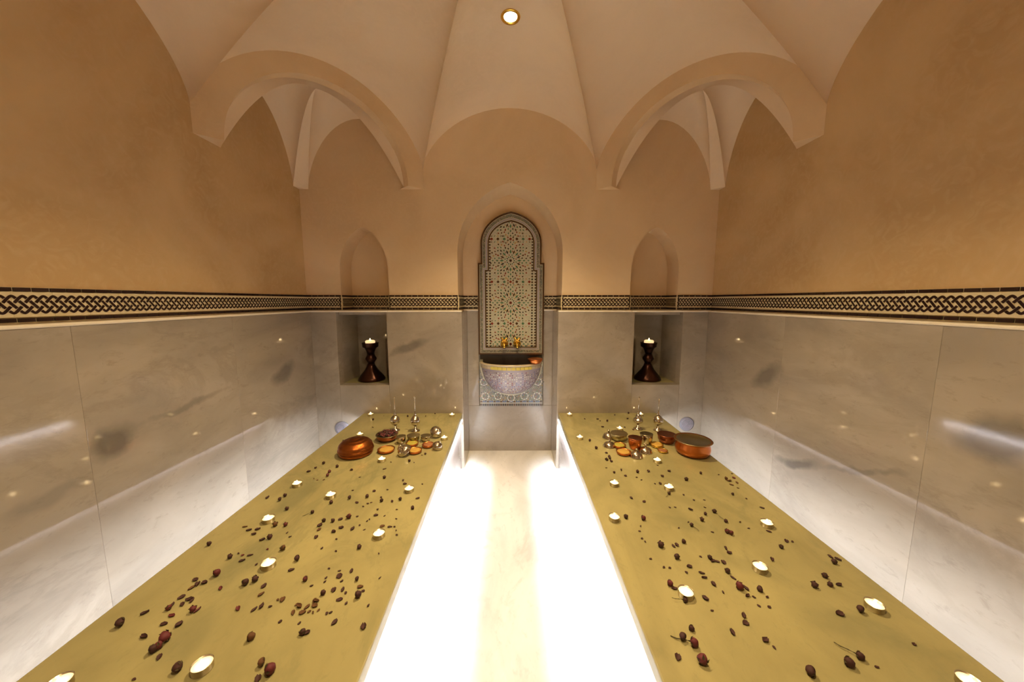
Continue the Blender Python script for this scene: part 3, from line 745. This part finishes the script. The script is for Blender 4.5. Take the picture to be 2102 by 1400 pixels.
# rosewater sprinklers
def sprinkler(px, py, label, k=1.0, ornate=False):
    o = thing('rosewater_sprinkler', place(px, py), label, 'sprinkler', 'rosewater sprinklers on the benches')
    mb = MB(); mb.lathe([(0.026, 0), (0.027, 0.004), (0.018, 0.010), (0.007, 0.020), (0.0065, 0.034)], 20); mb.build('foot', M['silver'], o)
    if ornate: pr = [(0.0065, 0.034), (0.022, 0.044), (0.030, 0.056), (0.026, 0.068), (0.014, 0.074), (0.017, 0.082), (0.011, 0.094), (0.006, 0.100)]
    else: pr = [(0.0065, 0.034), (0.016, 0.040), (0.027, 0.052), (0.030, 0.066), (0.026, 0.081), (0.015, 0.093), (0.007, 0.100)]
    mb = MB(); mb.lathe([(r, z * 1.0) for r, z in pr], 24, flute=8, fl=0.07 if ornate else 0.03); mb.build('bulb', M['silver'], o)
    zt = 0.215 * k
    mb = MB(); mb.lathe([(0.007, 0.100), (0.010, 0.106), (0.005, 0.114), (0.0036, 0.15), (0.0026, zt - 0.02), (0.0045, zt - 0.014), (0.0055, zt - 0.008), (0.003, zt - 0.002), (0.0, zt)], 14); mb.build('neck', M['silver'], o)
sprinkler(812, 884, 'silver rosewater sprinkler behind the petal bowl on the left bench')
sprinkler(853, 885, 'silver rosewater sprinkler nearer the aisle on the left bench', 1.04)
sprinkler(1309, 881, 'ornate fluted silver rosewater sprinkler behind the copper cup, right bench', 0.98, True)
sprinkler(1350, 884, 'smooth silver rosewater sprinkler nearer the wall, right bench', 0.95)
# dishes, cups, lids
def dish(px, py, r, fill, label, rim='copper', h=0.016, group=None):
    o = thing('powder_dish', place(px, py), label, 'dish', group)
    mb = MB(); mb.lathe([(r * 0.72, 0), (r * 0.9, h * 0.35), (r, h), (r * 0.93, h), (r * 0.84, h * 0.5), (0, h * 0.45)], 28); mb.build('dish_body', M[rim], o)
    mb = MB(); mb.lathe([(r * 0.92, h * 0.86), (r * 0.6, h * 1.02), (0.0, h * 1.1)], 24); mb.build('powder', M[fill], o)
def cup(px, py, r, h, m, label, fill=None, name='cup', cat='cup', fl=0.0, inner='tin'):
    o = thing(name, place(px, py), label, cat)
    mb = MB(); mb.lathe([(r * 0.62, 0), (r * 0.72, h * 0.06), (r * 0.94, h * 0.5), (r * 0.97, h * 0.8), (r, h), (r * 0.93, h), (r * 0.88, h * 0.6), (0, h * 0.4)], 28, flute=12 if fl else 0, fl=fl); mb.build(name.split('_')[-1] + '_body', M[m], o)
    mb = MB(); mb.lathe([(r * 0.985, h * 0.97), (r * 1.05, h * 0.99), (r * 1.04, h * 1.03), (r * 0.94, h * 1.02)], 28); mb.build('rim_band', M[inner], o)
    if fill: mb = MB(); mb.lathe([(r * 0.91, h * 0.85), (0, h * 0.9)], 20); mb.build('filling', M[fill], o)
    return o
def lid(px, py, r, h, label, tilt=(0, 0, 0), dz=0.0):
    p = place(px, py)
    o = thing('conical_lid', (p[0], p[1], p[2] + dz), label, 'lid', None, rot=tilt)
    mb = MB(); mb.lathe([(r, 0), (r * 1.04, h * 0.06), (r * 0.96, h * 0.14), (r * 0.90, h * 0.34), (r * 0.70, h * 0.54), (r * 0.36, h * 0.68), (r * 0.14, h * 0.76), (0, h * 0.84)], 24, flute=10, fl=0.02); mb.build('lid_cone', M['silver'], o)
    mb = MB(); mb.lathe([(r * 0.1, h * 0.74), (r * 0.12, h * 0.82), (r * 0.24, h * 0.92), (r * 0.24, h * 1.0), (r * 0.1, h * 1.1), (0, h * 1.12)], 12); mb.build('finial', M['silver'], o)
# left bench
o = cup(795, 903, 0.060, 0.036, 'copper_dark', 'copper bowl heaped with dark dried petals on the left bench', None, 'petal_bowl', 'bowl')
mb = MB()
for k in range(60):
    a, r = random.uniform(0, 2 * PI), 0.052 * math.sqrt(random.random()); c_ = Vector((r * math.cos(a), r * math.sin(a), 0.036 + 0.018 * (1 - (r / 0.055) ** 2) * random.uniform(0.5, 1)))
    u = Vector((random.uniform(-1, 1), random.uniform(-1, 1), random.uniform(-.6, .6))).normalized() * 0.011; v = u.cross(Vector((random.uniform(-1, 1), random.uniform(-1, 1), 1))).normalized() * 0.008
    mb.add([c_ + u, c_ + v, c_ - u, c_ - v, c_ + Vector((0, 0, 0.004))], [(0, 1, 4), (1, 2, 4), (2, 3, 4), (3, 0, 4)], k % 2)
mb.lathe([(0.054, 0.030), (0.03, 0.044), (0.0, 0.048)], 16, 0)
pt_ = mb.build('petal_heap', [M['rose'], M['rose_red']], o); pt_['kind'] = 'stuff'
cup(824, 910, 0.025, 0.042, 'silver', 'small silver cup between the petal bowl and the dark bowl, left bench', None, 'cup', 'cup', 0.03)
cup(849, 905, 0.035, 0.034, 'tin', 'dark olive metal bowl in the middle of the left bench dishes', 'dark_paste', 'soap_bowl', 'bowl')
cup(874, 905, 0.028, 0.032, 'silver', 'silver bowl of dark paste under the tilted lid, left bench', 'dark_paste', 'paste_bowl', 'bowl')
lid(895, 897, 0.034, 0.040, 'silver lid leaning against the paste bowl, left bench', (0.9, 0.5, 0.3), 0.030)
dish(793, 927, 0.045, 'henna', 'wide copper dish of sandy paste beside the copper box, left bench')
dish(846, 914, 0.036, 'mustard', 'dish of yellow green powder on the left bench')
dish(852, 929, 0.037, 'henna', 'dish of orange ochre powder at the front of the left bench dishes')
dish(879, 917, 0.033, 'clay', 'dish of terracotta paste nearest the aisle, left bench')
lid(831, 934, 0.036, 0.044, 'conical silver lid lying in front of the left bench dishes', (0.35, -0.45, 0.0), 0.0205)
lid(898, 922, 0.028, 0.036, 'silver lid beside the terracotta dish at the left bench aisle edge', (0.25, 0.5, 0.0), 0.0155)
lid(826, 921, 0.026, 0.034, 'small silver lid standing behind the fallen conical one, left bench')
# right bench
lid(1249, 899, 0.034, 0.046, 'silver lid standing left of the dark bowl, right bench')
cup(1270, 903, 0.047, 0.040, 'tin', 'dark metal bowl of black paste behind the yellow dishes, right bench', 'dark_paste', 'soap_bowl', 'bowl')
lid(1251, 916, 0.034, 0.036, 'low silver lid at the aisle side of the yellow dishes, right bench')
dish(1271, 918, 0.035, 'mustard', 'rear dish of yellow powder on the right bench')
dish(1280, 932, 0.039, 'henna', 'front dish of orange yellow powder on the right bench')
cup(1303, 921, 0.036, 0.062, 'copper', 'tall copper cup with dark rim among the right bench dishes', 'dark_paste', 'cup', 'cup', 0, 'copper_dark')
cup(1326, 911, 0.034, 0.058, 'silver', 'fluted silver cup right of the copper cup, right bench', None, 'cup', 'cup', 0.03)
lid(1306, 938, 0.032, 0.042, 'conical silver lid in front of the copper cup, right bench')
lid(1325, 928, 0.034, 0.040, 'silver lid in front of the fluted silver cup, right bench')
cup(1368, 908, 0.050, 0.048, 'copper_dark', 'dark red copper bowl beside the large copper pot, right bench', 'clay', 'copper_bowl', 'bowl', 0.02, 'copper_dark')
dish(1348, 917, 0.034, 'henna', 'gold dish between the fluted cup and the dark red bowl, right bench', 'brass')
dish(1360, 928, 0.026, 'clay', 'small gold dish left of the large copper pot, right bench', 'brass', 0.012)

# ------------------------------------------------------------------ dried roses scattered on the benches
def bud_mesh(m):
    mb = MB()
    mb.lathe([(0.0, 0.0), (0.55, 0.05), (0.95, 0.45), (1.0, 0.9), (0.8, 1.4), (0.45, 1.75), (0.0, 1.8)], 9, 0, flute=3, fl=0.14)
    for k in range(5):
        a = 2 * PI * k / 5 + 0.3
        c_, s_ = math.cos(a), math.sin(a)
        mb.add([(0.25 * c_, 0.25 * s_, -0.05), (0.9 * c_ - 0.3 * s_, 0.9 * s_ + 0.3 * c_, 0.25), (1.35 * c_, 1.35 * s_, 0.75), (0.9 * c_ + 0.3 * s_, 0.9 * s_ - 0.3 * c_, 0.25)], [(0, 1, 2), (0, 2, 3)], 1)
    return mb.mesh('rosebud', [m, M['stem']])
def petal_mesh(m, sd):
    rr = random.Random(sd); mb = MB(); rows = []
    for i in range(4):
        t = i / 3; w = (0.25, 0.85, 1.0, 0.35)[i]; row = []
        for j in range(4):
            u = j / 3 * 2 - 1; row.append(((t * 2 - 1) * 1.15, u * w, 0.18 + 0.5 * u * u * rr.uniform(0.6, 1.3) + 0.35 * abs(t - 0.5) + rr.uniform(-0.06, 0.06)))
        rows.append(row)
    mb.grid(rows); top = len(mb.v)
    mb.grid([[(x, y, z - 0.12) for x, y, z in r] for r in rows])
    return mb.mesh('petal', m)
bud_parts = {c: bud_mesh(M[n]) for c, n in (('d', 'rose'), ('r', 'rose_red'), ('b', 'rose_brown'))}
mb = MB(); mb.tube([(0, 0, 0), (0.15, 0, -1.6), (-0.1, 0.1, -3.2), (0.2, 0.2, -4.6)], [0.17, 0.14, 0.13, 0.10], 6); stem_me = mb.mesh('stem', M['stem'])
petal_parts = {c: [petal_mesh(M[n], k) for k in range(4)] for c, n in (('d', 'rose'), ('r', 'rose_red'), ('b', 'rose_brown'))}
colour_word = {'d': 'dark brown', 'r': 'deep red', 'b': 'rusty brown'}
ZOOM = {5: (460, 930, 4.204), 6: (200, 1100, 3.185), 7: (1180, 940, 4.57), 8: (1280, 1120, 2.557), 3: (660, 790, 6.57), 4: (1130, 790, 5.84)}
# B bud, S bud with stem, P petal, C crumb; then colour; then size factor
SC = {
 5: "865,97,B 980,120,B 790,130,P 730,163,P 915,165,Br 905,200,Br 1100,150,P 1170,210,C 1385,140,P 1380,215,B 1440,80,C 1590,80,B 1640,85,C 1545,240,P 1560,270,P 860,235,Cb 805,235,Cb 775,225,Cb 1110,325,C 1295,330,P 1410,320,C 1710,270,C 375,390,P 520,375,B 495,410,B 535,490,B 750,525,S 935,430,B 1095,395,B 1245,380,B 1355,385,C 1365,425,B 1450,420,P 1515,415,B 1670,395,P 1640,480,B 1145,430,P 1325,490,C 1490,490,C 855,600,B 925,600,B 825,630,P 1005,575,P 1075,575,Br1.3 1010,650,P 945,685,P 1110,660,P 820,665,Pb 795,730,P 970,745,C 1310,540,P 440,625,Bb1.2 530,625,Br 290,665,P 215,670,P 255,705,P 180,640,Pb 385,735,B1.2 330,755,P 500,850,Bb1.2 1175,815,B 845,825,C 965,850,C 650,920,B1.15 60,900,B 125,870,C 160,885,Cr 225,885,P 155,935,P 580,1015,P 280,1095,B1.2 160,1155,B1.3 345,1150,P 720,1100,Br 755,1150,C 840,1220,B 995,1065,P1.2 995,1020,C 1100,1020,P 1160,1100,B0.8 1025,1180,P 945,1185,P 1175,1160,Pb 1200,1195,C 1135,1250,B1.3 995,1270,P 320,1225,Pb 510,1270,Pb 465,1270,Cb 780,1280,Pb 1345,1080,C 1335,870,C 1365,635,Pb 1430,640,P 1470,640,C 1485,670,C 1490,710,C 1240,440,C 1270,430,C 1200,465,C 1255,575,C 1235,590,C 1170,625,C 1210,665,C 1385,545,C 1150,550,C 1485,570,C 545,690,C 570,725,C 1015,1110,C 870,1115,C 880,1080,C 905,1000,C 1050,1210,C 1055,1300,C 1245,1320,C 280,965,C 375,835,Cr",
 6: "720,65,B 760,270,Br1.4 640,290,P 655,320,P 615,345,Pb 700,310,P 805,345,Pr 550,405,P 600,420,P 555,450,P 490,455,P 455,495,Br 485,525,Pr 620,425,P 625,488,Br1.1 655,490,Pr 310,510,P 180,580,B1.4 305,665,P1.2 435,580,P 535,585,P 465,668,Br1.7 340,770,B1.3 405,752,Br1.3 405,795,P 555,875,B1.4 985,680,Bb1.3 1330,660,B1.1 1365,640,P 1550,570,P 1740,598,P 1075,465,P 1025,485,P 920,480,Pr 1320,465,Pb 1370,470,Pb 1340,505,Pb 1280,505,Pb 1420,460,Pb 1430,430,Pb 1385,500,Cb 1410,505,Cb 1445,490,Cb 1300,455,Cb 1095,840,Bb1.1 1095,920,Br1.7 1050,940,P 240,940,C 1320,575,C 1195,565,C 1500,510,C 1525,505,C 1130,465,C 1210,420,Pb",
 7: "295,25,B 335,8,B 345,38,P 295,95,C 435,118,P 368,147,B0.8 475,170,P 590,135,B 580,185,C 625,210,C 690,130,P 775,73,C 885,128,P 820,175,P 1050,220,B1.2 1182,148,B0.8 1350,160,C 1405,200,Bb 1430,215,Pb 1455,222,Pb 1470,255,Pb 1520,235,Pb 1475,150,Cb 1530,285,Cb 1490,190,Pr 1490,353,B0.8 1608,385,C 880,348,S 1020,350,C 530,380,P 650,412,P 800,245,P 1115,398,C 1215,398,C 1085,490,P 1220,468,C 890,468,C 1310,523,B1.1 1228,533,B0.8 1190,585,B 1405,597,S 1550,605,C 465,570,B1.2 623,580,Br1.3 617,645,C 607,690,C 1105,650,S 975,660,C 1410,705,Br1.2 1450,722,Br1.1 1630,663,C 1755,472,P 795,822,B1.4 1005,790,B 925,830,P 955,820,P 1415,855,P 1450,895,P 970,960,B1.2 1250,950,B 1330,975,P 1395,985,P 1290,968,P 1075,1025,P 1045,1078,C 1190,1085,P 1215,1128,P 1420,1085,B1.1 1485,1130,P 1520,1210,Br1.5 1605,1230,P 1620,1300,P 1680,1310,C 1755,1250,B1.1 870,1185,Br1.2 935,1230,P 1015,1350,S 1220,1325,P 1300,1190,P 1920,848,B 1985,785,P 1850,960,P 1820,693,P 2040,790,C 940,465,C 1290,700,C 750,245,C 1065,605,C 835,1030,C 890,1035,C 1390,1265,C 1805,1310,C 1180,930,C 630,760,C 660,790,C 710,950,C",
 8: "1085,62,P 1125,75,P 1115,103,B1.1 1055,175,B1.1 1000,212,B1.2 1075,205,B 1130,210,P 1260,358,B1.2 1135,362,P1.2 345,435,B 350,520,Sr1.5 325,505,B1.2 420,640,Br1.6 1155,615,B1.5 1218,583,S1.3 1005,690,B1.4 640,410,P 630,370,P 570,458,P 465,343,C 765,325,C 710,318,C 745,500,P 790,537,C 430,280,P 285,590,P 1330,640,C 1525,520,C",
 3: "695,475,B 1170,428,B 1405,428,Pb 1530,395,P 690,575,Pb 840,420,Cb 1355,950,C 1400,935,P 290,750,C",
 4: "770,365,P 925,345,B 925,410,P 410,412,P 565,415,P 595,435,C 690,440,B 625,508,P 890,515,P 475,675,B 535,765,B1.2 670,820,P 715,872,B 665,905,B 720,910,P 1055,535,Pb 990,540,Pb 1075,545,Pb",
}
kind_word = {'B': ('rosebud', 'rosebud'), 'S': ('stemmed_rosebud', 'rosebud'), 'P': ('rose_petal', 'petal'), 'C': ('petal_crumb', 'petal')}
noun = {'B': 'rosebud', 'S': 'stemmed rosebud', 'P': 'rose petal', 'C': 'petal crumb'}
cells = {}
for zk, txt in SC.items():
    ox, oy, sc = ZOOM[zk]
    for item in txt.split():
        a, b, c = item.split(',')
        px, py = ox + float(a) / sc, oy + float(b) / sc
        kind = c[0]; c = c[1:]; colr = 'd'
        if c and c[0] in 'drb': colr = c[0]; c = c[1:]
        sz = float(c) if c else 1.0
        p = at(px, py, 'Z', ZB); side = 'left' if p.x < 0 else 'right'
        if not (0.36 < abs(p.x) < 1.04 and p.y < DM - 0.01): continue
        nm, cat = kind_word[kind]
        rr = {'B': 0.0066, 'S': 0.0062, 'P': 0.0072, 'C': 0.0040}[kind] * sz
        rz = random.uniform(0, 2 * PI)
        gp = '%s %s on the %s bench' % (colour_word[colr], {'B': 'dried rosebuds', 'S': 'stemmed rosebuds', 'P': 'dried rose petals', 'C': 'petal crumbs'}[kind], side)
        if kind in 'BS':
            til = random.uniform(1.25, 1.6)
            o = link(nm, bud_parts[colr], None, (p.x, p.y, ZB + rr * 0.98), (til, 0, rz)); o.scale = (rr, rr, rr)
            if kind == 'S':
                st = link('stem', stem_me, o)
        else:
            o = link(nm, random.choice(petal_parts[colr]), None, (p.x, p.y, ZB + 0.0002), (0, 0, rz)); o.scale = (rr, rr * random.uniform(0.5, 1.0), rr * random.uniform(0.5, 1.1))
        tag(o, None, cat, gp)
        where = ('near' if p.y < 1.0 else 'middle' if p.y < 1.4 else 'far', 'aisle-side' if abs(p.x) < 0.57 else 'central' if abs(p.x) < 0.82 else 'wall-side', side)
        cells.setdefault((colour_word[colr], noun[kind]) + where, []).append((p.y, p.x, o))
ORD = ['nearest', 'second nearest', 'third nearest', 'fourth nearest', 'fifth nearest', 'sixth nearest', 'seventh nearest', 'eighth nearest', 'ninth nearest', 'tenth nearest', 'eleventh nearest', 'twelfth nearest', 'thirteenth nearest', 'fourteenth nearest', 'fifteenth nearest', 'sixteenth nearest', 'seventeenth nearest', 'eighteenth nearest', 'nineteenth nearest', 'twentieth nearest']
for (cw, nn, lon, lat, side), lst in cells.items():
    lst.sort(key=lambda q: q[:2])
    for k, q in enumerate(lst):
        first = 'only' if len(lst) == 1 else ORD[min(k, 19)]
        q[2]['label'] = '%s dried %s %s in the %s %s part of the %s bench' % (first, cw, nn, lon, lat, side)
